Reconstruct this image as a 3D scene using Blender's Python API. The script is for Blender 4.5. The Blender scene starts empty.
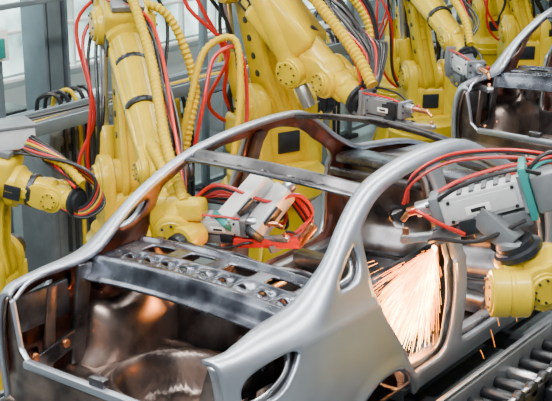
import bpy, bmesh, math, random
from mathutils import Vector, Matrix
V=Vector
random.seed(7)
FZ=-0.5
scene=bpy.context.scene
# ---------------------------------------------------------------- materials
def mat(name,col,metal=0.0,rough=0.5,coat=0.0,var=0.0,vscale=6.0,rvar=0.0,bump=0.0,bscale=40.0,emit=None,estr=0,alpha=1.0,col2=None,spec=.5,emvar=False):
    m=bpy.data.materials.new(name); m.use_nodes=True
    nt=m.node_tree; b=nt.nodes['Principled BSDF']
    b.inputs['Base Color'].default_value=(*col,1); b.inputs['Metallic'].default_value=metal
    b.inputs['Roughness'].default_value=rough
    b.inputs['Coat Weight'].default_value=coat
    b.inputs['Coat Roughness'].default_value=.12
    b.inputs['Alpha'].default_value=alpha
    b.inputs['Specular IOR Level'].default_value=spec
    if emit: 
        b.inputs['Emission Color'].default_value=(*emit,1); b.inputs['Emission Strength'].default_value=estr
    tc=nt.nodes.new('ShaderNodeTexCoord')
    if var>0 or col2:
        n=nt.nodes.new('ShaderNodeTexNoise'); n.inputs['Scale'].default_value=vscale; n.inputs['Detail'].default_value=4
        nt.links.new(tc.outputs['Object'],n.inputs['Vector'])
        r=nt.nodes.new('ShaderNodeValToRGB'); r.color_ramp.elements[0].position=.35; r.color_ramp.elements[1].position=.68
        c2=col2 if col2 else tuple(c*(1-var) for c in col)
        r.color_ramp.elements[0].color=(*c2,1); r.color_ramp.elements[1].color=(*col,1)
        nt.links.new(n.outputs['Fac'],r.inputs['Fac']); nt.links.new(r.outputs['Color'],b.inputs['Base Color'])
        if emvar: nt.links.new(r.outputs['Color'],b.inputs['Emission Color'])
        if rvar>0:
            mr=nt.nodes.new('ShaderNodeMapRange'); mr.inputs['To Min'].default_value=max(.05,rough-rvar); mr.inputs['To Max'].default_value=rough+rvar
            nt.links.new(n.outputs['Fac'],mr.inputs['Value']); nt.links.new(mr.outputs['Result'],b.inputs['Roughness'])
    if bump>0:
        n2=nt.nodes.new('ShaderNodeTexNoise'); n2.inputs['Scale'].default_value=bscale
        nt.links.new(tc.outputs['Object'],n2.inputs['Vector'])
        bp=nt.nodes.new('ShaderNodeBump'); bp.inputs['Strength'].default_value=bump; bp.inputs['Distance'].default_value=.01
        nt.links.new(n2.outputs['Fac'],bp.inputs['Height']); nt.links.new(bp.outputs['Normal'],b.inputs['Normal'])
    return m
SIL=mat('steel_outer',(.52,.57,.66),.85,.36,var=.16,vscale=3,rvar=.06)
SIL2=mat('steel_bright',(.60,.63,.68),.9,.3,var=.2,vscale=9,rvar=.08)
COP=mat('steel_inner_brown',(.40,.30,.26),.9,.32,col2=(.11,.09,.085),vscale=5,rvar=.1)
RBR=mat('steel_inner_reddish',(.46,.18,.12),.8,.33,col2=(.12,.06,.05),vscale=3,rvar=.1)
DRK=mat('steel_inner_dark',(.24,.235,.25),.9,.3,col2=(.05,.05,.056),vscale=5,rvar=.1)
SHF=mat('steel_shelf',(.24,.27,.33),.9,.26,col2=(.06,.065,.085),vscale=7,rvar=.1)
YEL=mat('robot_yellow',(.68,.47,.0),0,.34,coat=.3,var=.18,vscale=8,rvar=.06,spec=.3)
YEL2=mat('robot_yellow_hose',(.62,.42,.0),0,.45,var=.15,vscale=20,spec=.3)
BLK=mat('black_rubber',(.010,.010,.012),0,.35)
GRY=mat('grey_paint',(.20,.22,.24),.3,.4,var=.25,vscale=10)
LGT=mat('light_grey_paint',(.62,.65,.67),.1,.35,var=.12,vscale=12)
DGY=mat('dark_machinery',(.035,.04,.048),.5,.35,var=.4,vscale=14)
RED=mat('red_hose',(.50,.010,.006),0,.3)
TEA=mat('teal_paint',(.02,.25,.23),.1,.4)
CUP=mat('copper',(.72,.30,.14),1,.3)
WHT=mat('white_paint',(.85,.87,.87),0,.5)
FEN=mat('fence_steel',(.20,.25,.29),.5,.4,var=.2,vscale=5)
PAN=mat('fence_panel',(.42,.50,.54),.1,.2,var=.2,vscale=1.5,alpha=.38)
# ---------------------------------------------------------------- mesh builder
def frame(d,up=V((0,0,1))):
    x=V(d).normalized(); z=V(up)-x*x.dot(V(up))
    if z.length<1e-4: z=V((1,0,0))-x*x.x
    if z.length<1e-4: z=V((0,1,0))
    z.normalize(); y=z.cross(x)
    return Matrix((x,y,z)).transposed()
def catmull(P,n=8):
    P=[V(p) for p in P]; out=[]
    Q=[P[0]*2-P[1]]+P+[P[-1]*2-P[-2]]
    for i in range(1,len(Q)-2):
        a,b,c,d=Q[i-1:i+3]
        for k in range(n):
            t=k/n
            out.append(.5*((2*b)+(c-a)*t+(2*a-5*b+4*c-d)*t*t+(3*b-a-3*c+d)*t**3))
    out.append(P[-1]); return out
class MB:
    def __init__(s): s.v=[];s.f=[];s.m=[];s.mats=[]
    def mi(s,m):
        if m not in s.mats: s.mats.append(m)
        return s.mats.index(m)
    def add(s,vs,fs,m):
        o=len(s.v); k=s.mi(m); s.v+=[tuple(v) for v in vs]
        for f in fs: s.f.append([i+o for i in f]); s.m.append(k)
    def bm(s,bm,m,M):
        bm.verts.index_update()
        s.add([M@v.co for v in bm.verts],[[v.index for v in f.verts] for f in bm.faces],m); bm.free()
    def box(s,c,size,m,R=None,bev=.01,seg=2):
        b=bmesh.new(); bmesh.ops.create_cube(b,size=1)
        for v in b.verts: v.co=V((v.co.x*size[0],v.co.y*size[1],v.co.z*size[2]))
        if bev>0: bmesh.ops.bevel(b,geom=b.edges[:],offset=min(bev,min(size)*.45),segments=seg,profile=.5,affect='EDGES')
        M=Matrix.Translation(V(c)) @ (R.to_4x4() if R else Matrix.Identity(4))
        s.bm(b,m,M)
    def bar(s,p0,p1,w,h,m,up=V((0,0,1)),bev=.01,ext=0):
        p0=V(p0);p1=V(p1);d=p1-p0
        s.box((p0+p1)/2,(d.length+ext,w,h),m,frame(d,up),bev)
    def lathe(s,p0,d,prof,m,n=20):
        p0=V(p0);F=frame(d);x=F.col[0];y=F.col[1];z=F.col[2]
        vs=[];fs=[]
        for (t,r) in prof:
            for k in range(n):
                a=2*math.pi*k/n; vs.append(p0+x*t+y*(r*math.cos(a))+z*(r*math.sin(a)))
        for i in range(len(prof)-1):
            for k in range(n):
                fs.append([i*n+k,i*n+(k+1)%n,(i+1)*n+(k+1)%n,(i+1)*n+k])
        fs.append(list(range(n))[::-1]); fs.append([(len(prof)-1)*n+k for k in range(n)])
        s.add(vs,fs,m)
    def cyl(s,p0,p1,r0,m,r1=None,n=20,ch=.008):
        p0=V(p0);p1=V(p1);L=(p1-p0).length; r1=r0 if r1 is None else r1
        ch=min(ch,L*.3,r0*.5,r1*.5)
        s.lathe(p0,p1-p0,[(0,r0-ch),(ch*.3,r0-ch*.3),(ch,r0),(L-ch,r1),(L-ch*.3,r1-ch*.3),(L,r1-ch)],m,n)
    def drum(s,c,d,L,r,m,n=24,bolts=True,m2=None):
        c=V(c);d=V(d).normalized(); p0=c-d*L/2
        s.lathe(p0,d,[(0,r*.75),(L*.04,r*.8),(L*.05,r*.93),(L*.1,r),(L*.44,r),(L*.46,r*.94),(L*.54,r*.94),(L*.56,r),(L*.9,r),(L*.95,r*.93),(L*.96,r*.8),(L,r*.75)],m,n)
        if bolts:
            F=frame(d)
            for sg,pp in ((-1,p0),(1,p0+d*L)):
                for k in range(8):
                    a=k*math.pi/4
                    q=pp+F.col[1]*(r*.62*math.cos(a))+F.col[2]*(r*.62*math.sin(a))
                    s.cyl(q-d*.004,q+d*(.012*sg),r*.07,m2 or DGY,n=6,ch=.001)
    def tube(s,P,r,m,n=8,corr=0,sub=8):
        pts=catmull(P,sub)
        if corr>0:
            L=[0]
            for i in range(1,len(pts)): L.append(L[-1]+(pts[i]-pts[i-1]).length)
            N=max(6,int(L[-1]/(corr*.5))); q=[];j=0
            for i in range(N+1):
                t=L[-1]*i/N
                while j<len(L)-2 and L[j+1]<t: j+=1
                seg=max(1e-6,L[j+1]-L[j]); q.append(pts[j].lerp(pts[j+1],(t-L[j])/seg))
            pts=q
        vs=[];fs=[];F=None
        for i,p in enumerate(pts):
            t=(pts[min(i+1,len(pts)-1)]-pts[max(i-1,0)])
            if t.length<1e-7: t=V((0,0,1))
            t.normalize()
            if F is None:
                u=frame(t).col[2].copy()
            else:
                u=F-t*F.dot(t)
                u.normalize()
            F=u; w=t.cross(u)
            rr=r*(1.0 if (corr==0 or i%2) else .78)
            for k in range(n):
                a=2*math.pi*k/n; vs.append(p+u*(rr*math.cos(a))+w*(rr*math.sin(a)))
        for i in range(len(pts)-1):
            for k in range(n): fs.append([i*n+k,i*n+(k+1)%n,(i+1)*n+(k+1)%n,(i+1)*n+k])
        fs.append(list(range(n))[::-1]); fs.append([(len(pts)-1)*n+k for k in range(n)])
        s.add(vs,fs,m)
    def plate(s,poly,th,M,m,bev=.015):
        b=bmesh.new(); vs=[b.verts.new((p[0],p[1],-th/2)) for p in poly]
        f=b.faces.new(vs); r=bmesh.ops.extrude_face_region(b,geom=[f])
        for e in r['geom']:
            if isinstance(e,bmesh.types.BMVert): e.co.z+=th
        bmesh.ops.recalc_face_normals(b,faces=b.faces[:])
        es=[e for e in b.edges if abs(e.verts[0].co.z-e.verts[1].co.z)<1e-6]
        if bev>0: bmesh.ops.bevel(b,geom=es,offset=bev,segments=2,profile=.5,affect='EDGES')
        s.bm(b,m,M)
    def link(s,p0,p1,r0,r1,th,axis,m,off=0,pinch=.75,bev=.02):
        """cast arm link: rounded ends, waisted middle; plane normal = axis"""
        p0=V(p0);p1=V(p1);x=(p1-p0);L=x.length;x.normalize();z=V(axis)-x*x.dot(V(axis));z.normalize();y=z.cross(x)
        M=Matrix((x,y,z)).transposed().to_4x4(); M.translation=p0+z*off
        poly=[]
        for k in range(9):
            a=math.pi/2+math.pi*k/8; poly.append((r0*math.cos(a),r0*math.sin(a)))
        w=min(r0,r1)*pinch
        poly+=[(L*.3,-w*1.05),(L*.7,-w)]
        for k in range(9):
            a=-math.pi/2+math.pi*k/8; poly.append((L+r1*math.cos(a),r1*math.sin(a)))
        poly+=[(L*.7,w),(L*.3,w*1.05)]
        s.plate(poly,th,M,m,bev)
    def obj(s,name,parent=None,ang=35):
        me=bpy.data.meshes.new(name); me.from_pydata(s.v,[],s.f)
        for m in s.mats: me.materials.append(m)
        me.polygons.foreach_set('material_index',s.m)
        me.polygons.foreach_set('use_smooth',[True]*len(s.f)); me.update()
        me.set_sharp_from_angle(angle=math.radians(ang))
        o=bpy.data.objects.new(name,me); scene.collection.objects.link(o)
        if parent: o.parent=parent
        return o
# ---------------------------------------------------------------- sheet-metal grids
def pip(x,y,P):
    c=False;j=len(P)-1
    for i in range(len(P)):
        xi,yi=P[i];xj,yj=P[j]
        if (yi>y)!=(yj>y) and x<(xj-xi)*(y-yi)/(yj-yi)+xi: c=not c
        j=i
    return c
def near(x,y,loops):
    best=1e9;bp=(x,y)
    for P in loops:
        for i in range(len(P)):
            ax,ay=P[i-1];bx,by=P[i];dx=bx-ax;dy=by-ay;l=dx*dx+dy*dy
            t=0 if l<1e-12 else max(0,min(1,((x-ax)*dx+(y-ay)*dy)/l))
            qx=ax+t*dx;qy=ay+t*dy;d=(qx-x)**2+(qy-y)**2
            if d<best: best=d;bp=(qx,qy)
    return bp,math.sqrt(best)
def chai(P,n=2):
    for _ in range(n):
        Q=[]
        for i in range(len(P)):
            a=P[i];b=P[(i+1)%len(P)]
            Q.append((a[0]*.75+b[0]*.25,a[1]*.75+b[1]*.25));Q.append((a[0]*.25+b[0]*.75,a[1]*.25+b[1]*.75))
        P=Q
    return P
def shrink(P,d):
    A=sum(P[i-1][0]*P[i][1]-P[i][0]*P[i-1][1] for i in range(len(P)))
    sg=1 if A>0 else -1;Q=[]
    for i in range(len(P)):
        a=P[i-1];b=P[(i+1)%len(P)];dx=b[0]-a[0];dy=b[1]-a[1];l=math.hypot(dx,dy) or 1
        Q.append((P[i][0]-dy/l*d*sg,P[i][1]+dx/l*d*sg))
    return Q
def circ(cx,cy,r,n=20,ry=None):
    ry=ry or r
    return [(cx+r*math.cos(2*math.pi*k/n),cy+ry*math.sin(2*math.pi*k/n)) for k in range(n)]
def rrect(x0,y0,x1,y1): 
    return chai([(x0,y0),((x0+x1)/2,y0),(x1,y0),(x1,(y0+y1)/2),(x1,y1),((x0+x1)/2,y1),(x0,y1),(x0,(y0+y1)/2)],1)
def grid2d(outer,holes,st):
    x0=min(p[0] for p in outer);x1=max(p[0] for p in outer);y0=min(p[1] for p in outer);y1=max(p[1] for p in outer)
    nx=int(math.ceil((x1-x0)/st));ny=int(math.ceil((y1-y0)/st));sx=(x1-x0)/nx;sy=(y1-y0)/ny
    bbs=[(min(p[0] for p in h),max(p[0] for p in h),min(p[1] for p in h),max(p[1] for p in h)) for h in holes]
    keep=set()
    for i in range(nx):
        for j in range(ny):
            cx=x0+(i+.5)*sx;cy=y0+(j+.5)*sy
            if not pip(cx,cy,outer): continue
            if any(b[0]<cx<b[1] and b[2]<cy<b[3] and pip(cx,cy,h) for h,b in zip(holes,bbs)): continue
            keep.add((i,j))
    idx={};vs=[];fs=[];cnt={}
    for (i,j) in keep:
        for q in ((i,j),(i+1,j),(i+1,j+1),(i,j+1)): cnt[q]=cnt.get(q,0)+1
    for q,c in cnt.items():
        x=x0+q[0]*sx;y=y0+q[1]*sy
        if c<4:
            bp,d=near(x,y,[outer]+holes)
            if d<st*1.6: x,y=bp
        idx[q]=len(vs);vs.append((x,y))
    for (i,j) in keep: fs.append([idx[q] for q in ((i,j),(i+1,j),(i+1,j+1),(i,j+1))])
    return vs,fs
def sheet(name,outer,holes,st,fn,mats,parent,th=.02,off=-1,flip=False):
    vs,fs=grid2d(outer,holes,st)
    if flip: fs=[f[::-1] for f in fs]
    me=bpy.data.meshes.new(name);me.from_pydata([fn(*v) for v in vs],[],fs)
    for m in mats: me.materials.append(m)
    me.polygons.foreach_set('use_smooth',[True]*len(fs));me.update()
    o=bpy.data.objects.new(name,me);scene.collection.objects.link(o);o.parent=parent
    md=o.modifiers.new('solid','SOLIDIFY');md.thickness=th;md.offset=off
    if len(mats)>1: md.material_offset=1
    return o
def herm(K,x):
    if x<=K[0][0]: return K[0][1]
    if x>=K[-1][0]: return K[-1][1]
    for i in range(len(K)-1):
        if K[i][0]<=x<=K[i+1][0]: break
    def tan(k):
        if k==0: return (K[1][1]-K[0][1])/(K[1][0]-K[0][0])
        if k==len(K)-1: return (K[-1][1]-K[-2][1])/(K[-1][0]-K[-2][0])
        return (K[k+1][1]-K[k-1][1])/(K[k+1][0]-K[k-1][0])
    h=K[i+1][0]-K[i][0];t=(x-K[i][0])/h
    return (2*t**3-3*t*t+1)*K[i][1]+(t**3-2*t*t+t)*h*tan(i)+(-2*t**3+3*t*t)*K[i+1][1]+(t**3-t*t)*h*tan(i+1)
def sst(a,b,x):
    t=max(0,min(1,(x-a)/(b-a)));return t*t*(3-2*t)
ZT=[(0,.87),(.12,.925),(.4,.96),(.75,.985),(.95,1.09),(1.2,1.26),(1.45,1.375),(1.7,1.42),(2.0,1.44),(2.3,1.435),(2.55,1.40),(2.8,1.28),(3.1,1.11),(3.35,.99),(3.6,.95),(4.0,.89),(4.4,.76)]
WK=[(.15,.80),(.3,.835),(.6,.865),(.8,.852),(.95,.80),(1.05,.765),(1.25,.69),(1.45,.60)]
XR=.13
def ztop(x): return herm(ZT,x)
def Rf(x): return .05+.05*sst(.15,.6,x)-.062*sst(.7,1.1,x)+.05*sst(3.0,3.4,x)
def flg(x): return .025+.03*sst(.2,.7,x)-.015*sst(.7,1.1,x)
def wid(x,z):
    w=herm(WK,z)
    if x<.9: w-=.085*((.9-x)/.9)**2
    if x<.25: w-=.05*((.25-x)/.12)**2
    if x>3.3: w-=.13*((x-3.3)/1.1)**2
    w+=.010*math.exp(-((z-.86)/.025)**2)*sst(.3,.8,x)
    r=math.hypot(x-1.32,z-.12); w+=.018*math.exp(-((r-.35)/.05)**2)
    return w
def smap(x,u,sg):
    zt=ztop(x);R=Rf(x);base=zt-R
    if u<=base: z=u;ins=0
    else:
        s=u-base
        if s<R*math.pi/2: th=s/R;z=base+R*math.sin(th);ins=R*(1-math.cos(th))
        else: ex=s-R*math.pi/2;z=zt-.12*ex;ins=R+ex
    return (x,sg*(wid(x,z)-ins),z)
# ---------------------------------------------------------------- car body
def build_car():
    root=bpy.data.objects.new('car_body',None);scene.collection.objects.link(root)
    top=[];top2=[]
    xs=[XR+i*(4.38-XR)/90 for i in range(91)]
    for x in xs:
        top.append((x,ztop(x)-Rf(x)+Rf(x)*math.pi/2+flg(x))); top2.append((x,ztop(x)-Rf(x)*.6))
    def arch(cx,cz,r,zb):
        a0=math.asin((zb-cz)/r);pts=[]
        for k in range(17):
            a=a0+(math.pi-2*a0)*k/16;pts.append((cx+r*math.cos(a),cz+r*math.sin(a)))
        return pts
    zb=.2
    def out(tp): return tp+[(4.38,.3),(4.2,.25)]+arch(3.75,.14,.34,zb)+arch(1.32,.12,.335,zb)+[(.5,.22),(XR,.28)]
    quarter=chai([(.94,1.0),(1.19,1.005),(1.225,1.19),(1.1,1.125)],2)
    rdoor=chai([(1.28,.80),(1.25,.90),(1.25,1.0),(1.27,1.20),(1.36,1.27),(1.5,1.33),(1.7,1.365),(1.98,1.38),(2.05,1.37),(2.06,1.0),(2.03,.7),(2.01,.42),(1.97,.33),(1.8,.32),(1.66,.33),(1.6,.36),(1.48,.54),(1.38,.66)],1)
    fdoor=chai([(2.16,1.37),(2.24,1.38),(2.4,1.36),(2.6,1.30),(2.9,1.13),(3.12,1.0),(3.2,.9),(3.2,.6),(3.15,.38),(3.05,.33),(2.3,.33),(2.15,.34),(2.12,.45),(2.14,.8),(2.16,1.0)],1)
    tail=chai([(.19,.83),(.34,.865),(.60,.875),(.56,.80),(.46,.70),(.34,.68),(.20,.68)],2)
    holes=[quarter,rdoor,fdoor,tail]
    stamp=[circ(.50,.56,.045),circ(.66,.80,.035,16,.05),rrect(.32,.40,.42,.50),circ(.84,.80,.03),rrect(.72,.55,.80,.66)]
    def sm2(x,u,sg):
        p=smap(x,u,sg);return (p[0],p[1]-sg*(.05+.012*math.sin(x*22)*math.sin(u*18)),p[2])
    for sg,nm in ((-1,'right'),(1,'left')):
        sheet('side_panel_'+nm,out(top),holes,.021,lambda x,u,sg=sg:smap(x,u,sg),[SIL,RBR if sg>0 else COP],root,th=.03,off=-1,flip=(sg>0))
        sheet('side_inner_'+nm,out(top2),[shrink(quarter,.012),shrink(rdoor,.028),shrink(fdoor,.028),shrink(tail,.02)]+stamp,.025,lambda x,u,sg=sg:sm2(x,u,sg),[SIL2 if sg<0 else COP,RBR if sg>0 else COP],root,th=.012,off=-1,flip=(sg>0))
    hs=[]
    for k in range(9):
        y=-.52+k*.13
        hs.append(circ(.86,y,.022,14,.04))
    for y in (-.42,-.14,.14,.42): hs.append(rrect(.96,y-.09,1.06,y+.09))
    def shf(x,y):
        z=.975-.03*(y/.65)**2-.10*sst(.74,.665,x)
        z+=-.022*sst(.77,.80,x)*(1-sst(1.10,1.13,x))+.012*math.cos(y*math.pi/.065)*sst(.79,.82,x)*(1-sst(.90,.93,x))
        z-=.05*sst(1.14,1.19,x)
        z+=.01*sst(.92,.94,x)*(1-sst(1.08,1.1,x))
        return (x,y,z)
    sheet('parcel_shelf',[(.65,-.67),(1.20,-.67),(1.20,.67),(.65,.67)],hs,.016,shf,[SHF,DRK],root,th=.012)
    hs=[rrect(-.5,.55,-.1,.86),rrect(.1,.55,.5,.86),circ(0,.42,.06)]
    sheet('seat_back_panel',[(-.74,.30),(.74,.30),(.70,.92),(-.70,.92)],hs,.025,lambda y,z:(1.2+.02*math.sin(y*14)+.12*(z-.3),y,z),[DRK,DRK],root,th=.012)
    U=[(-.70,.26),(.70,.26),(.715,.70),(.71,.83),(.69,.875),(.65,.885),(.625,.80),(.585,.64),(.5,.585),(-.5,.585),(-.585,.64),(-.625,.80),(-.65,.885),(-.69,.875),(-.71,.83),(-.715,.70)]
    sheet('rear_end_panel',U,[circ(-.25,.42,.05),circ(.25,.42,.05),circ(0,.47,.035,14)],.018,
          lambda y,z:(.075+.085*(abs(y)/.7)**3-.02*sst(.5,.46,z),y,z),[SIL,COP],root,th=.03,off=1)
    def tf(x,y):
        r=math.hypot(x-.74,(y-.08));z=.34
        z-=.16*(1-sst(.24,.30,r)); z+=.07*math.exp(-((r-.335)/.035)**2)
        z+=.02*math.exp(-((r-.44)/.02)**2)
        z+=.012*math.sin(x*55)*sst(.48,.53,r)
        a=math.atan2(y-.08,x-.74); z+=.008*math.cos(a*10)*sst(.10,.14,r)*(1-sst(.22,.25,r))
        return (x,y,z)
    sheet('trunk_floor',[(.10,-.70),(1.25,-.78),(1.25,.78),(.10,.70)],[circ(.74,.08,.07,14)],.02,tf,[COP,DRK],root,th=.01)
    def fp(x,y):
        z=.26+.16*math.exp(-(y/.12)**2)+.015*math.sin(x*30)*sst(.2,.3,abs(y))*(1-sst(.65,.72,abs(y)))
        return (x,y,z)
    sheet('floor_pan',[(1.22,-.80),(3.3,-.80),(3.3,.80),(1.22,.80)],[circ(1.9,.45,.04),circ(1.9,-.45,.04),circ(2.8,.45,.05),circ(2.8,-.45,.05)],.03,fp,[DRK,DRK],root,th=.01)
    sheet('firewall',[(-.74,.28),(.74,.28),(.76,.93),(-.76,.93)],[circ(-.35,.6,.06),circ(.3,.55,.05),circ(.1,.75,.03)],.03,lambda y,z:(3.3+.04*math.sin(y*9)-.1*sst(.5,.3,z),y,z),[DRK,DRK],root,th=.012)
    b=MB()
    for sg in (-1,1):
        vs=[];fs=[];n=48;m=16
        for i in range(n+1):
            for j in range(m+1):
                a=math.pi*i/n;p=(math.pi/2)*j/m
                rib=1+.07*math.cos(i*math.pi/6)*math.sin(p)**2
                R=.45*rib
                vs.append((1.06+R*math.cos(a)*math.sin(p)**.6 if j else 1.06, sg*(.79-.32*math.cos(p)**.7), .27+R*1.15*math.sin(a)*math.sin(p)**.6 if j else .27))
        for i in range(n):
            for j in range(m):
                f=[i*(m+1)+j,(i+1)*(m+1)+j,(i+1)*(m+1)+j+1,i*(m+1)+j+1];fs.append(f)
        b.add(vs,fs,COP)
        b.cyl((1.12,sg*.55,.68),(1.12,sg*.55,.82),.09,DRK,r1=.075)
        b.bar((.60,sg*.68,.36),(.66,sg*.64,.93),.10,.03,DRK,up=V((0,1,0)))
        b.bar((.38,sg*.67,.36),(.45,sg*.67,.86),.07,.025,COP,up=V((0,1,0)))
        b.bar((.22,sg*.65,.45),(.8,sg*.68,.56),.03,.10,DRK)
        b.bar((1.25,sg*.52,.35),(1.18,sg*.60,.92),.11,.06,COP,up=V((0,1,0)))
        b.bar((.72,sg*.30,.91),(1.18,sg*.30,.90),.06,.04,DRK)
        for q in (.28,.50,.72): b.cyl((q,sg*.63,.52),(q,sg*.66,.52),.025,CUP,n=12)
        b.box((.38,sg*.685,.765),(.38,.03,.20),DRK,bev=.012)
        b.cyl((.32,sg*.69,.77),(.32,sg*.72,.77),.05,COP); b.cyl((.46,sg*.70,.80),(.46,sg*.73,.80),.035,BLK)
        P=[(.18,sg*.655,.875),(.3,sg*.668,.93),(.5,sg*.665,.945),(.68,sg*.64,.955)]
        b.tube(P,.012,SIL,n=8)
        b.tube([(.72,sg*.52,.93),(.82,sg*.52,.85),(.95,sg*.52,.78),(1.05,sg*.52,.84)],.014,CUP,n=8)
        b.bar((1.62,sg*.74,.27),(3.25,sg*.74,.27),.09,.13,SIL2,bev=.02)
        b.bar((3.3,sg*.45,.45),(4.3,sg*.45,.45),.09,.12,DRK,bev=.015)
        b.bar((3.3,sg*.66,.86),(4.25,sg*.60,.78),.10,.06,SIL,bev=.015)
        b.cyl((3.7,sg*.56,.5),(3.7,sg*.56,.86),.15,DRK,r1=.12)
        b.bar((2.09,sg*.74,.3),(2.10,sg*.70,.95),.05,.12,COP,up=V((1,0,0)))
        b.bar((2.10,sg*.70,.95),(2.10,sg*.565,1.36),.04,.08,COP,up=V((1,0,0)))
    b.box((.09,0,.60),(.05,1.0,.045),SIL,bev=.015)
    b.box((.105,0,.64),(.05,.10,.05),DRK)
    b.bar((1.22,.5,.36),(1.26,.12,.86),.05,.02,CUP,up=V((1,0,0)))
    b.bar((1.22,-.5,.36),(1.26,-.12,.86),.05,.02,CUP,up=V((1,0,0)))
    for x in (1.7,2.25,2.7): b.box((x,0,.34),(.12,1.44,.10),DRK,bev=.02)
    b.tube([(3.1,.72,.85),(3.1,.2,.86),(3.1,-.2,.86),(3.1,-.72,.85)],.03,DRK,n=12)
    b.bar((3.25,.72,.93),(3.25,-.72,.93),.22,.06,SHF,bev=.015)
    b.bar((4.3,.62,.72),(4.3,-.62,.72),.08,.07,SIL,bev=.015); b.bar((4.3,.62,.36),(4.3,-.62,.36),.08,.1,DRK,bev=.015)
    for sg in(-1,1): b.bar((4.3,sg*.6,.36),(4.3,sg*.6,.72),.06,.06,DRK)
    b.obj('inner_structure',root)
    def header(nm,xc,zc,w,hw,holes,mt):
        def f(y,s):
            x=xc+.06*(y/hw)**2*(1 if xc<2 else -1)
            crown=.035*(1-(y/hw)**2)
            prof=-.022*(1-sst(w*.18,w*.30,abs(s)))
            return (x+s,y,zc+crown-.02+prof+(s*.35 if xc<2 else -s*.2))
        sheet(nm,[(-hw,-w/2),(hw,-w/2),(hw,w/2),(-hw,w/2)],holes,.012,f,mt,root,th=.014)
    header('rear_header',1.40,1.37,.11,.58,[circ(y,0,.025,14,.014) for y in (-.36,-.18,0,.18,.36)],[SHF,DRK])
    header('front_header',2.53,1.405,.13,.56,[circ(y,0,.03,14,.016) for y in (-.4,-.2,0,.2,.4)],[DRK,DRK])
    return root
car=build_car()
def dup(root,loc):
    r=bpy.data.objects.new(root.name,None);scene.collection.objects.link(r)
    for c in root.children:
        d=c.copy();scene.collection.objects.link(d);d.parent=r
    r.location=loc;return r
car2=dup(car,(5.02,.16,0.12))
# ---------------------------------------------------------------- welding gun
def gun(mb,P,D,up,s=1.0,body=LGT,plate=TEA,L=.3):
    P=V(P);D=V(D).normalized();F=frame(D,up);X,Y,Z=F.col[0],F.col[1],F.col[2]
    q=lambda a,b,c:P+(X*a+Y*b+Z*c)*s
    mb.box(q(-.05,0,0),(.34*s,.11*s,.115*s),body,F,.012*s)
    for sd in(-1,1):
        mb.box(q(-.05,sd*.057,.0),(.28*s,.008*s,.08*s),body,F,.003)
        mb.box(q(-.03,sd*.062,-.012),(.10*s,.006*s,.035*s),WHT,F,.002)
        mb.box(q(-.03,sd*.064,-.012),(.06*s,.006*s,.016*s),BLK,F,.002)
        for k in range(4): mb.cyl(q(-.18+.26*(k%2),sd*.055,-.04+.08*(k//2)),q(-.18+.26*(k%2),sd*.066,-.04+.08*(k//2)),.008*s,DGY,n=6,ch=.001)
    for k in range(5): mb.box(q(-.17+.05*k,0,.060),(.02*s,.09*s,.012*s),GRY,F,.002)
    mb.box(q(-.235,0,.0),(.03*s,.18*s,.22*s),plate,F,.006*s)
    mb.box(q(-.215,0,.0),(.02*s,.14*s,.16*s),SIL2,F,.004*s)
    mb.box(q(-.30,0,-.02),(.10*s,.13*s,.16*s),GRY,F,.015*s)
    mb.box(q(-.10,0,-.105),(.24*s,.09*s,.07*s),GRY,F,.01*s)
    mb.box(q(.02,0,-.08),(.09*s,.12*s,.07*s),DGY,F,.01*s)
    mb.box(q(.135,0,.01),(.04*s,.13*s,.13*s),GRY,F,.008*s)
    mb.cyl(q(.12,0,.03),q(.22,0,.03),.032*s,SIL2)
    mb.cyl(q(.20,0,.03),q(L+.06,0,.03),.018*s,CUP)
    mb.cyl(q(L+.05,0,.03),q(L+.09,0,.0),.012*s,CUP)
    mb.link(q(-.02,0,-.09),q(.16,0,-.10),.036*s,.034*s,.05*s,Y,GRY,bev=.008*s)
    mb.link(q(.16,0,-.10),q(L+.10,0,-.075),.028*s,.020*s,.045*s,Y,SIL2,bev=.006*s)
    mb.cyl(q(L+.10,0,-.085),q(L+.085,0,-.03),.014*s,CUP)
    for k in range(6): mb.cyl(q(.155,(.055 if k%2 else -.055),-.05+.05*(k//2)),q(.17,(.055 if k%2 else -.055),-.05+.05*(k//2)),.008*s,DGY,n=6,ch=.001)
    mb.tube([q(.05,.07,-.10),q(.14,.08,-.02),q(.2,.07,.04),q(.24,.04,.04)],.009*s,RED)
    mb.tube([q(-.2,.08,-.1),q(0,.10,-.13),q(.15,.08,-.09),q(.2,.04,-.10)],.009*s,BLK)
    mb.tube([q(-.2,-.08,-.1),q(0,-.09,-.13),q(.15,-.07,-.09),q(.2,-.04,-.10)],.009*s,BLK)
    mb.tube([q(-.3,.05,.06),q(-.2,.08,.11),q(0,.07,.10),q(.12,.05,.06)],.009*s,BLK)
    mb.tube([q(-.3,-.05,.06),q(-.2,-.07,.09),q(0,-.06,.09),q(.12,-.04,.07)],.008*s,RED)
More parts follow.
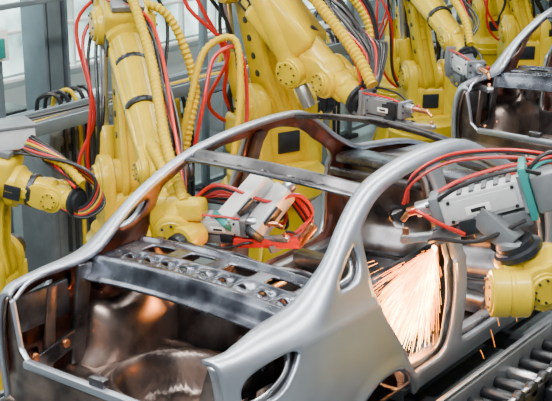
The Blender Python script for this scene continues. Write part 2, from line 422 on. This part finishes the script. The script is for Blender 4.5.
# ---------------------------------------------------------------- robot
def robot(base,S,E,W,T,s=1.0,gunspec=None,seed=0,hose=True,flip=1):
    rnd=random.Random(seed);mb=MB()
    base=V((base[0],base[1],FZ));S=V(S);E=V(E);W=V(W);T=V(T)
    fw=V((W.x-S.x,W.y-S.y,0)); fw.normalize(); ax=V((-fw.y,fw.x,0))*flip
    Rz=frame(fw)
    zt=S.z-.30*s
    mb.lathe(base,(0,0,1),[(0,.44*s),(.05,.44*s),(.06,.42*s)],DGY,28)
    hp=max(.1,zt-FZ-.35*s)
    mb.lathe(base+V((0,0,.06)),(0,0,1),[(0,.36*s),(.03,.37*s),(.05,.33*s),(hp*.5,.27*s),(hp,.26*s),(hp+.02,.32*s),(hp+.08*s,.33*s),(hp+.1*s,.31*s)],YEL,28)
    for k in range(4):
        a=math.pi/4+k*math.pi/2;d=Rz@V((math.cos(a),math.sin(a),0))
        mb.bar(base+d*.40*s+V((0,0,.07)),base+d*.24*s+V((0,0,hp*.7)),.04,.05,YEL,up=d)
    zc=zt-.12*s; C=V((S.x,S.y,zc))
    mb.lathe(V((S.x,S.y,zc-.14*s)),(0,0,1),[(0,.30*s),(.02*s,.32*s),(.14*s,.32*s),(.17*s,.29*s),(.22*s,.28*s)],YEL,28)
    mb.box(C+fw*(-.10*s)+V((0,0,.20*s)),(.50*s,.40*s,.30*s),YEL,Rz,.05*s,3)
    mb.box(C-fw*.32*s+V((0,0,.18*s)),(.16*s,.30*s,.2*s),GRY,Rz,.02*s)
    mb.box(C+fw*.155*s+V((0,0,.22*s)),(.02*s,.16*s,.14*s),DGY,Rz,.01*s)
    for sd in (-1,1):
        mb.link(C+ax*sd*.17*s+V((0,0,.08*s)),S+ax*sd*.17*s,.20*s,.17*s,.09*s,ax,YEL,pinch=.95,bev=.02*s)
    mb.drum(S,ax,.5*s,.13*s,YEL)
    mb.drum(S+ax*.32*s,ax,.16*s,.095*s,BLK,bolts=False); mb.cyl(S+ax*.39*s,S+ax*.43*s,.07*s,DGY)
    mb.cyl(C+fw*(.10*s)+ax*.2*s+V((0,0,.05*s)),C+fw*(.10*s)+ax*.2*s+V((0,0,.38*s)),.075*s,YEL); 
    mb.cyl(C+fw*(.10*s)+ax*.2*s+V((0,0,.38*s)),C+fw*(.10*s)+ax*.2*s+V((0,0,.45*s)),.06*s,BLK)
    u=(E-S).normalized();LL=(E-S).length
    bk=u.cross(ax)
    if bk.dot(fw)>0: bk=-bk
    for sd in(-1,1):
        mb.link(S+ax*sd*.055*s,E+ax*sd*.055*s,.165*s,.145*s,.045*s,ax,YEL,bev=.012*s,pinch=.74)
    mb.link(S,E,.135*s,.12*s,.08*s,ax,YEL,bev=.012*s,pinch=.62)
    for tt in (.28,.42,.56,.70):
        mb.box(S+u*LL*tt,(.025*s,.17*s,.15*s),YEL,frame(u,ax),.006*s)
        for sd in(-1,1): mb.cyl(S+u*LL*tt+ax*sd*.07*s,S+u*LL*tt+ax*sd*.085*s,.022*s,DGY,n=8,ch=.002)
    mb.cyl(S+bk*.2*s-ax*.12*s+u*.02*s,S+bk*.2*s-ax*.12*s+u*.36*s,.065*s,YEL); mb.cyl(S+bk*.2*s-ax*.12*s+u*.36*s,E-u*.1*s+bk*.1*s-ax*.12*s,.028*s,SIL2)
    mb.drum(E,ax,.42*s,.135*s,YEL)
    v=(W-E).normalized();w=v.cross(ax).normalized()
    if w.z<0: w=-w
    FE=frame(v,w)
    mb.box(E-v*.02*s+w*.07*s,(.36*s,.30*s,.28*s),YEL,FE,.05*s,3)
    mb.box(E-v*.18*s+w*.07*s,(.10*s,.34*s,.34*s),YEL,FE,.03*s,3)
    for (a,b2) in ((-.09,.0),(.09,.0),(0,.15)):
        o=E-v*.20*s+ax*a*s+w*b2*s
        mb.cyl(o,o-v*.14*s,.058*s,YEL); mb.cyl(o-v*.14*s,o-v*.20*s,.05*s,BLK)
    mb.box(E+w*.235*s,(.26*s,.22*s,.05*s),GRY,FE,.012*s)
    for k in range(4): mb.cyl(E+w*.255*s+ax*(-.075+.05*k)*s,E+w*.29*s+ax*(-.075+.05*k)*s,.016*s,DGY,n=8)
    L=(W-E).length
    mb.lathe(E+v*.12*s,v,[(0,.135*s),(.02*s,.15*s),(.08*s,.15*s),(.10*s,.125*s),((L-.12*s)*.5,.105*s),((L-.12*s)*.85,.095*s),((L-.12*s)*.86,.11*s),((L-.12*s)*.94,.11*s),((L-.12*s),.09*s)],YEL,24)
    for sd in(-1,1):
        mb.bar(E+v*.2*s+ax*sd*.125*s,W-v*.12*s+ax*sd*.09*s,.03*s,.07*s,YEL,up=w,bev=.01*s)
        mb.box(E+v*.2*s+ax*sd*.14*s,(.12*s,.02*s,.10*s),DGY,FE,.006*s)
    for sd in(-1,1): mb.link(W-v*.10*s+ax*sd*.085*s,W+ax*sd*.085*s,.085*s,.095*s,.05*s,ax,YEL,pinch=1,bev=.015*s)
    mb.drum(W,ax,.26*s,.075*s,YEL)
    t=(T-W).normalized();tl=(T-W).length
    mb.box(W+t*.05*s,(.17*s,.14*s,.16*s),YEL,frame(t,w),.04*s,3)
    mb.cyl(W+t*.08*s,T-t*.05*s if tl>.16*s else T,.075*s,YEL); mb.lathe(T-t*.05*s,t,[(0,.085*s),(.01,.10*s),(.03*s,.10*s),(.035*s,.075*s),(.06*s,.075*s)],DGY,20)
    if hose:
        top=E+w*.26*s-v*.05*s
        mb.tube([S+bk*.22*s+ax*.15*s,S+bk*.33*s+u*.35*s+ax*.17*s,E+bk*.30*s+ax*.12*s-u*.1*s,E+bk*.12*s+w*.28*s-v*.22*s,top+w*.08*s,E+v*L*.45+w*.26*s+ax*.06*s,W+w*.24*s+ax*.03*s,T+w*.14*s],.036*s,YEL2,corr=.035,n=10)
        for k in range(10):
            j=lambda a=.08:V((rnd.uniform(-a,a),rnd.uniform(-a,a),rnd.uniform(-a,a)))*s
            sd=ax*(.10+.02*k)*s*(1 if k%2 else -1)
            mb.tube([C-fw*.35*s+V((0,0,.1*s))+ax*(-.1+.03*k)*s,S+bk*.26*s+sd+j(),S+u*LL*.5+bk*.16*s+sd+j(.09),E+bk*.22*s+sd+j(),E-v*.25*s+w*.2*s+ax*(-.1+.03*k)*s+j(),E+w*.27*s+ax*(-.1+.02*k)*s],.013*s,(BLK,BLK,DGY,BLK,BLK,BLK,RED,BLK,RED,BLK)[k])
        for k in range(6):
            j=lambda a=.07:V((rnd.uniform(-a,a),rnd.uniform(-a,a),rnd.uniform(-a,a)))*s
            mb.tube([E+w*.24*s+ax*(.1-.05*k)*s,E+v*.3*s+w*.24*s+j()+ax*.1*s,W-v*.1*s+w*.18*s+j()+ax*.13*s,T+w*.10*s-t*.05*s+j(.03)],.011*s,(RED,BLK,BLK,BLK,BLK,RED)[k])
        for q0 in (.3,.6): mb.lathe(E+v*L*q0,v,[(0,.118*s),(.03*s,.122*s),(.04*s,.118*s)],DGY,20)
    if gunspec: 
        g=dict(gunspec);P=V(g.pop('P'));mb.bar(T,P,.09*s,.09*s,GRY,bev=.01);gun(mb,P,g.pop('D'),g.pop('up'),**g)
    return mb
A=robot((2.15,1.72),(2.15,1.72,.85),(2.34,1.92,1.84),(1.66,1.02,1.14),(1.42,.62,.98),1.0,dict(P=(1.50,.36,.98),D=(.35,-.93,.0),up=(-.3,0,1),s=.9),1)
A.tube([(2.3,1.85,2.02),(2.5,1.65,1.9),(2.58,1.5,1.45),(2.49,1.47,1.20),(2.4,1.5,.8)],.033,YEL2,corr=.035,n=10)
A.tube([(2.4,1.5,1.0),(2.5,1.47,1.35),(2.65,1.46,1.67),(2.79,1.31,1.73),(2.71,1.21,1.35),(2.6,1.2,.9)],.026,YEL2,corr=.035,n=10)
A.tube([(2.5,1.45,1.0),(2.56,1.4,1.35),(2.7,1.42,1.62),(2.83,1.3,1.65),(2.78,1.21,1.2),(2.6,1.2,.8)],.014,RED)
A.tube([(1.8,1.2,1.2),(1.66,1.05,1.28),(1.50,.80,1.2),(1.42,.62,1.08),(1.47,.5,.98)],.045,YEL2,corr=.04,n=12)
A.drum((1.40,.66,.97),(.3,-.9,.1),.20,.15,YEL)
A.cyl((1.28,.50,.90),(1.42,.50,.92),.085,YEL); A.cyl((1.22,.50,.89),(1.28,.50,.90),.06,DGY)
A.drum((1.33,.60,.93),(.8,.5,.2),.14,.12,YEL)
A.box((1.40,.52,1.06),(.16,.14,.12),YEL,frame((.3,-.9,.1)),.03,3)
for (p0,p1,mm) in (((1.50,.34,1.00),(1.69,.21,1.24),WHT),((1.57,.20,.95),(1.74,.10,1.17),LGT)):
    p0=V(p0);p1=V(p1);A.bar(p0,p1,.12,.11,mm,up=V((0,-1,0)),bev=.012)
    dd=(p1-p0).normalized();A.cyl(p1,p1+dd*.05,.04,SIL2);A.bar(p0-dd*.04,p0,.14,.13,TEA if mm is WHT else DGY,up=V((0,-1,0)))
    A.bar(p0+dd*.06+V((-.03,-.06,0)),p0+dd*.18+V((-.03,-.06,0)),.05,.02,BLK,up=V((0,-1,0)),bev=.002)
for k in range(7):
    A.tube([(1.45,.55,1.1),(1.5+.03*k,.4,1.20-.03*k),(1.62+.03*k,.15,1.12-.035*k),(1.74,.02+.02*k,1.15),(1.82,-.02,1.02-.02*k),(1.68,.06,.88+.01*k)],.011,(RED,BLK,RED,RED,BLK,RED,BLK)[k])
A.bar((1.50,.30,.88),(1.72,-.02,.88),.06,.06,RED,bev=.012); A.bar((1.70,.0,.86),(1.76,-.08,.99),.05,.05,CUP,bev=.01)
A.bar((1.60,.12,.84),(1.80,.0,.92),.05,.05,GRY,bev=.01)
A.obj('welding_robot')
B=robot((3.7,1.7),(3.7,1.65,1.05),(3.52,1.78,2.02),(3.40,.90,1.40),(3.33,.62,1.30),1.2,dict(P=(3.30,.38,1.30),D=(-.15,-1,0),up=(0,0,1),s=.9,body=DGY,plate=GRY),2)
for k in range(4):
    B.tube([(3.5,1.5,2.1),(3.75+.05*k,1.25,2.05),(3.95+.04*k,1.05,1.8),(3.9+.03*k,.95,1.5-.05*k),(3.7,1.1,1.2)],.03 if k<1 else .016,(YEL2,RED,BLK,BLK)[k],corr=.035 if k<1 else 0)
B.box((3.42,1.35,1.75),(.3,.42,.5),YEL,frame((.3,-1,.9)),.06,3)
B.cyl((3.22,1.5,2.1),(3.32,1.15,1.35),.09,YEL,r1=.075); B.cyl((3.32,1.15,1.35),(3.34,1.08,1.2),.05,SIL2)
B.drum((3.32,1.2,1.45),(1,0,.1),.2,.11,YEL)
for k in range(8):
    B.tube([(3.55+.03*k,1.2,2.0),(3.60+.05*k,.95,1.85-.04*k),(3.62+.04*k,.80,1.6),(3.5+.02*k,.68,1.42),(3.36,.55,1.38)],.012,(BLK,BLK,DGY,RED,BLK,BLK,BLK,BLK)[k])
B.obj('welding_robot')
D=robot((.92,1.76),(.92,1.72,.60),(.93,1.66,1.14),(1.10,1.32,1.06),(1.12,1.14,1.05),.85,None,3)
D.box((1.02,1.60,1.40),(.26,.22,.13),LGT,frame((.9,-.4,0)),.012)
D.box((1.02,1.60,1.47),(.28,.24,.015),GRY,frame((.9,-.4,0)),.003)
for k in range(7):
    D.tube([(1.0,1.52,1.36),(1.06,1.42+.01*k,1.30+.02*k),(1.14+.02*k,1.20,1.27-.02*k),(1.2+.01*k,1.08,1.17-.025*k),(1.12,1.12,1.02-.01*k),(1.03,1.3,1.04)],.011,(BLK,RED,BLK,YEL2,RED,BLK,BLK)[k])
D.obj('welding_robot')
C=robot((2.95,-2.2),(2.95,-2.15,.55),(2.80,-2.05,1.30),(1.94,-1.34,.90),(1.88,-1.26,1.10),1.3,dict(P=(1.87,-1.0,1.27),D=(-.42,.89,-.34),up=(0,0,1),s=1.3,L=.20),4,hose=False)
C.drum((1.77,-1.30,.87),(.6,-.8,0),.22,.125,YEL)
C.box((1.90,-1.28,.98),(.22,.2,.2),YEL,frame((.6,-.5,.5)),.06,3)
C.drum((2.06,-1.40,.84),(.6,-.8,.3),.2,.12,YEL)
C.drum((1.89,-1.26,1.06),(0,.1,1),.12,.10,GRY,bolts=False)
for k,(m,dz) in enumerate(((RED,.0),(BLK,.03),(RED,.04))):
    C.tube([(1.72+.02*k,-.68,1.24),(1.74,-.72,1.36+dz),(1.84,-.86,1.47+dz),(2.0,-1.06,1.50+dz),(2.15,-1.25,1.48+dz),(2.45,-1.55,1.38+dz)],.009,m)
for k,(m,dz) in enumerate(((TEA,.0),(BLK,.04),(BLK,-.05),(TEA,-.09),(BLK,-.12),(RED,.02))):
    C.tube([(2.02,-1.22+.02*k,1.40),(2.08,-1.30,1.50+dz),(2.2,-1.42,1.48+dz),(2.4,-1.6,1.34+dz),(2.6,-1.75,1.3)],.011,m)
C.obj('welding_robot')
G=robot((6.5,1.98),(6.5,1.95,.75),(6.45,2.1,1.65),(5.95,1.35,1.25),(5.8,1.15,1.15),1.0,dict(P=(5.65,1.05,1.1),D=(-.6,-.7,0),up=(0,0,1),body=LGT,plate=GRY,s=1.2),5)
G.obj('welding_robot')
H=robot((9.1,2.2),(9.1,2.2,.8),(9.0,2.4,1.65),(8.4,1.6,1.4),(8.2,1.4,1.3),1.1,None,6); H.obj('welding_robot')
I=robot((7.6,-2.1),(7.6,-2.1,.7),(7.7,-2.2,1.6),(7.0,-1.5,1.2),(6.9,-1.3,1.1),1.1,None,8); I.obj('welding_robot')
J=robot((7.8,3.0),(7.8,3.0,.7),(7.9,3.1,1.55),(7.3,2.5,1.3),(7.1,2.4,1.2),.9,None,9); J.obj('welding_robot')
K=robot((11.5,2.3),(11.5,2.3,.8),(11.4,2.5,1.65),(10.8,1.7,1.4),(10.6,1.5,1.3),1.1,None,11); K.obj('welding_robot')
N=robot((10.2,3.2),(10.2,3.2,.8),(10.2,3.3,1.65),(9.7,2.6,1.4),(9.5,2.5,1.3),.9,None,12); N.obj('welding_robot')
# ---------------------------------------------------------------- conveyor
c=MB()
for sg in (-1,1):
    c.bar((-1.5,sg*.98,.10),(11,sg*.98,.10),.05,.16,GRY,bev=.01)
    c.bar((-1.5,sg*.98,.195),(11,sg*.98,.195),.03,.02,SIL2,bev=.004)
    for x in range(-1,11,1): c.box((x,sg*.98,(FZ+.02)/2),(.1,.08,-FZ+.02),DGY,bev=.01)
sg=-1
c.bar((-1.5,sg*1.22,.04),(11,sg*1.22,.04),.06,.12,DGY,bev=.01)
c.bar((-1.5,sg*1.22,.115),(11,sg*1.22,.115),.03,.02,SIL2,bev=.004)
x=-1.4
while x<11:
    c.cyl((x,sg*1.0,.08),(x,sg*1.2,.08),.035,DGY if int(x*10)%4 else SIL2,n=12)
    c.cyl((x,sg*1.2,.10),(x,sg*1.25,.10),.05,DGY,n=12)
    x+=.16
for x in range(-1,11,1):
    c.box((x,sg*1.1,(FZ+.02)/2+.0),(.1,.28,-FZ+.02),DGY,bev=.01)
    c.box((x+.5,sg*1.3,-.05),(.18,.10,.22),GRY if x%2 else DGY,bev=.015)
c.tube([(-1.5,sg*1.3,-.12),(2,sg*1.31,-.16),(5,sg*1.3,-.12),(11,sg*1.3,-.12)],.025,BLK)
c.bar((-1.5,0,-.35),(11,0,-.35),.5,.12,DGY)
for x0 in (0,5.02):
    for x in (.9,1.9,3.0,4.0):
        c.box((x0+x,0,-.0),(.10,1.9,.10),DGY,bev=.01)
        for sg in (-1,1):
            c.box((x0+x,sg*.6,.11),(.12,.1,.2),YEL if x in(.9,3.0) else GRY,bev=.01)
c.obj('conveyor')
# ---------------------------------------------------------------- fences, cabinets, columns
f=MB();Y0=3.9
x=-1.0
while x<16:
    f.box((x,Y0,FZ+1.1),(.07,.07,2.2),FEN,bev=.008)
    f.box((x,Y0,FZ+.02),(.18,.18,.04),DGY,bev=.004)
    f.box((x+.65,Y0,FZ+.55),(1.2,.02,.85),PAN,bev=.002)
    x+=1.3
for z in (.08,1.02,1.25,2.18): f.bar((-1,Y0,FZ+z),(16,Y0,FZ+z),.045,.045,FEN,bev=.006)
f.box((2.83,Y0-.08,1.40),(.22,.08,.26),WHT,bev=.01);f.box((2.83,Y0-.13,1.38),(.10,.03,.16),TEA,bev=.005)
f.obj('safety_fence')
for x in (3.9,6.85,9.8,12.75):
    k=MB()
    k.box((x,4.4,FZ+3),(.16,.26,6),FEN,bev=.006)
    for sd in(-1,1): k.box((x+sd*.13,4.4,FZ+3),(.03,.30,6),FEN,bev=.004)
    k.box((x,4.4,FZ+.03),(.45,.45,.06),DGY)
    k.obj('steel_column')
for i,(x,y,h,m) in enumerate(((3.0,3.35,1.35,GRY),(4.2,3.35,1.15,DGY),(.2,3.1,1.5,LGT),(5.6,3.35,1.2,GRY),(6.6,3.4,1.3,LGT))):
    cab=MB()
    cab.box((x,y,FZ+h/2),(.5,.4,h),m,bev=.015)
    cab.box((x,y-.205,FZ+h*.55),(.42,.015,h*.75),m,bev=.005)
    cab.box((x+.14,y-.22,FZ+h*.6),(.02,.02,.12),BLK,bev=.004)
    cab.box((x-.1,y-.22,FZ+h*.85),(.12,.01,.06),BLK,bev=.002)
    for q in range(5):
        cab.tube([(x-.2+.08*q,y,FZ+h),(x-.2+.09*q,y-.05,FZ+h+.2),(x-.1+.08*q,y-.2,FZ+h+.1),(x-.15+.08*q,y-.26,FZ+.3)],.018,(BLK,DGY,YEL2,BLK,BLK)[q])
    cab.obj('control_cabinet')
tr=MB()
tr.bar((1.2,3.0,1.0),(6.3,3.0,1.0),.03,.10,FEN);tr.bar((1.2,2.72,1.0),(6.3,2.72,1.0),.03,.10,FEN)
x=1.3
while x<6.3:
    tr.bar((x,2.72,.97),(x,3.0,.97),.03,.02,FEN,bev=.003);x+=.25
for q in range(6):
    tr.tube([(1.2+xx*.5,2.75+.042*q+.012*math.sin(xx*2+q),1.01+.01*math.sin(q*5+xx)) for xx in range(0,11)],.017,(BLK,DGY,BLK,YEL2,BLK,BLK)[q])
for x in (1.4,3.6,6.1): tr.box((x,2.86,(FZ+.95)/2),(.08,.08,.95-FZ),FEN)
tr.obj('cable_tray')
for i in range(8):
    e=MB()
    x=2.2+i*1.9;h=.5+.3*((i*37)%5)/5
    e.box((x,5.5,FZ+h/2),(1.1,.6,h),(GRY,TEA,LGT,DGY)[i%4],bev=.03)
    e.box((x+.2,5.5,FZ+h+.12),(.4,.4,.24),(LGT,DGY)[i%2],bev=.02)
    e.box((x-.3,5.19,FZ+h*.6),(.3,.02,h*.4),BLK,bev=.005)
    e.tube([(x-.3,5.5,FZ+h),(x-.2,5.45,FZ+h+.4),(x,5.5,FZ+h+.4),(x+.2,5.5,FZ+h+.2)],.03,(YEL2,DGY,BLK)[i%3])
    e.obj('press_machine')
# ---------------------------------------------------------------- room shell
def slab(name,c,size,m):
    b=MB();b.box(c,size,m,bev=0);return b.obj(name)
FLR=mat('floor_epoxy',(.18,.21,.22),0,.25,var=.3,vscale=1.2,rvar=.1)
WAL=mat('wall_panel',(.50,.56,.56),0,.6,var=.1,vscale=1)
WIN=mat('window_daylight',(.72,.98,.93),0,.2,emit=(.60,.86,.82),estr=3.2,col2=(.10,.20,.19),vscale=1.6,emvar=True)
slab('floor',(8,1,FZ-.05),(40,18,.1),FLR)
slab('wall_back',(8,7.1,3.5),(40,.1,8),WAL)
slab('wall_far',(24,1,3.5),(.1,14,8),WAL)
wf=MB();n=0
x=-2.0
while x<23:
    n+=1
    w=MB();w.box((x+1.0,7.03,2.2),(1.9,.02,3.9),WIN,bev=0);w.obj('window_%d'%n)
    for dx in (0,.66,1.33): wf.box((x+dx+.02,6.98,2.2),(.045,.08,4.0),WHT,bev=.01)
    x+=2.0
for z in (.2,.75,1.3,1.85,2.4,4.1): wf.bar((-2,6.97,z),(23,6.97,z),.08,.045,WHT,bev=.01)
wf.obj('trim_1')
wf=MB()
y=-6
while y<7:
    wf.box((23.9,y,1.9),(.08,.08,3.7),WHT,bev=.01);y+=1
for z in (.1,1.3,2.5,3.7): wf.bar((23.9,-6,z),(23.9,7,z),.08,.07,WHT,bev=.01)
wf.obj('trim_2')
# ---------------------------------------------------------------- sparks
SPK=mat('spark_orange',(1,.4,.05),0,.5,emit=(1,.26,.02),estr=5)
SPY=mat('spark_yellow',(1,.6,.1),0,.5,emit=(1,.50,.08),estr=9)
SPW=mat('spark_core',(1,.8,.5),0,.5,emit=(1,.68,.28),estr=18)
sp=MB();O=V((2.05,-.70,.90))
cnt=0
while cnt<2700:
    ang=random.gauss(236,21)
    th=math.radians(ang)
    d=V((math.cos(th),random.gauss(.10,.18),math.sin(th))).normalized()
    v0=random.uniform(2,7);t0=random.uniform(0,.12)*random.random()**.35;dt=random.uniform(.010,.04)
    P=[O+d*v0*(t0+dt*kk/3)+V((0,0,-4.9*(t0+dt*kk/3)**2)) for kk in range(4)]
    e=P[-1]
    if e.z<.34 or e.x<1.34 or e.y<-.78 or e.x>2.06: continue
    cnt+=1
    r=random.random()+abs(ang-236)/45
    sp.tube(P,random.choice((.0008,.0013,.0019)),SPW if r<.45 else SPY if r<.95 else SPK,n=4,sub=2)
for i in range(26):
    L=random.uniform(.05,.16)
    O2=V((random.uniform(2.1,3.0),-.92-random.random()*.2,random.uniform(.24+L,1.0)))
    d=V((random.gauss(.5,.3),random.gauss(-.05,.1),-1)).normalized()
    sp.tube([O2,O2+d*L*.5,O2+d*L+V((0,0,-.01))],.0011,SPK,n=4,sub=2)
sp.lathe(O-V((0,0,.03)),(0,0,1),[(0,.004),(.02,.02),(.04,.02),(.06,.004)],SPW,12)
sp.obj('welding_sparks')
# ---------------------------------------------------------------- lights
def area(name,loc,rot,sx,sy,en,col=(1,1,1)):
    l=bpy.data.lights.new(name,'AREA');l.shape='RECTANGLE';l.size=sx;l.size_y=sy;l.energy=en;l.color=col
    o=bpy.data.objects.new(name,l);o.location=loc;o.rotation_euler=rot;scene.collection.objects.link(o);return o
area('camera_side_fill',(2.5,-2.8,5.5),(math.radians(-22),0,0),10,.5,900,(1,.98,.94))
area('camera_side_fill',(3.5,.6,5.8),(0,0,0),12,.5,820,(1,.97,.90))
area('camera_side_fill',(6,5.0,5.8),(0,0,0),14,1.0,620,(1,1,.94))
area('camera_side_fill',(-2.8,-.5,5.0),(0,math.radians(-28),0),.8,5,460,(1,.98,.95))  # added unseen fill from the camera side, brightens faces turned to the camera
for loc,en,r,cc in (((1.80,-.60,.66),60,.08,(1,.42,.10)),((1.95,-.93,.85),4,.03,(1,.5,.18))):
    l=bpy.data.lights.new('weld_flash','POINT');l.energy=en;l.color=cc;l.shadow_soft_size=r
    o=bpy.data.objects.new('weld_flash',l);o.location=loc;scene.collection.objects.link(o)
w=bpy.data.worlds.new('World');scene.world=w;w.use_nodes=True
bg=w.node_tree.nodes['Background'];bg.inputs[0].default_value=(.62,.70,.76,1);bg.inputs[1].default_value=.27
# ---------------------------------------------------------------- camera
F=V((.76,.572,-.309)).normalized();
cd=bpy.data.cameras.new('camera');cam=bpy.data.objects.new('camera',cd);scene.collection.objects.link(cam)
cam.location=(-3.618,-3.856,3.267);cam.rotation_euler=F.to_track_quat('-Z','Y').to_euler()
cd.sensor_width=36;cd.lens=36*1229/552;cd.clip_end=100
scene.camera=cam
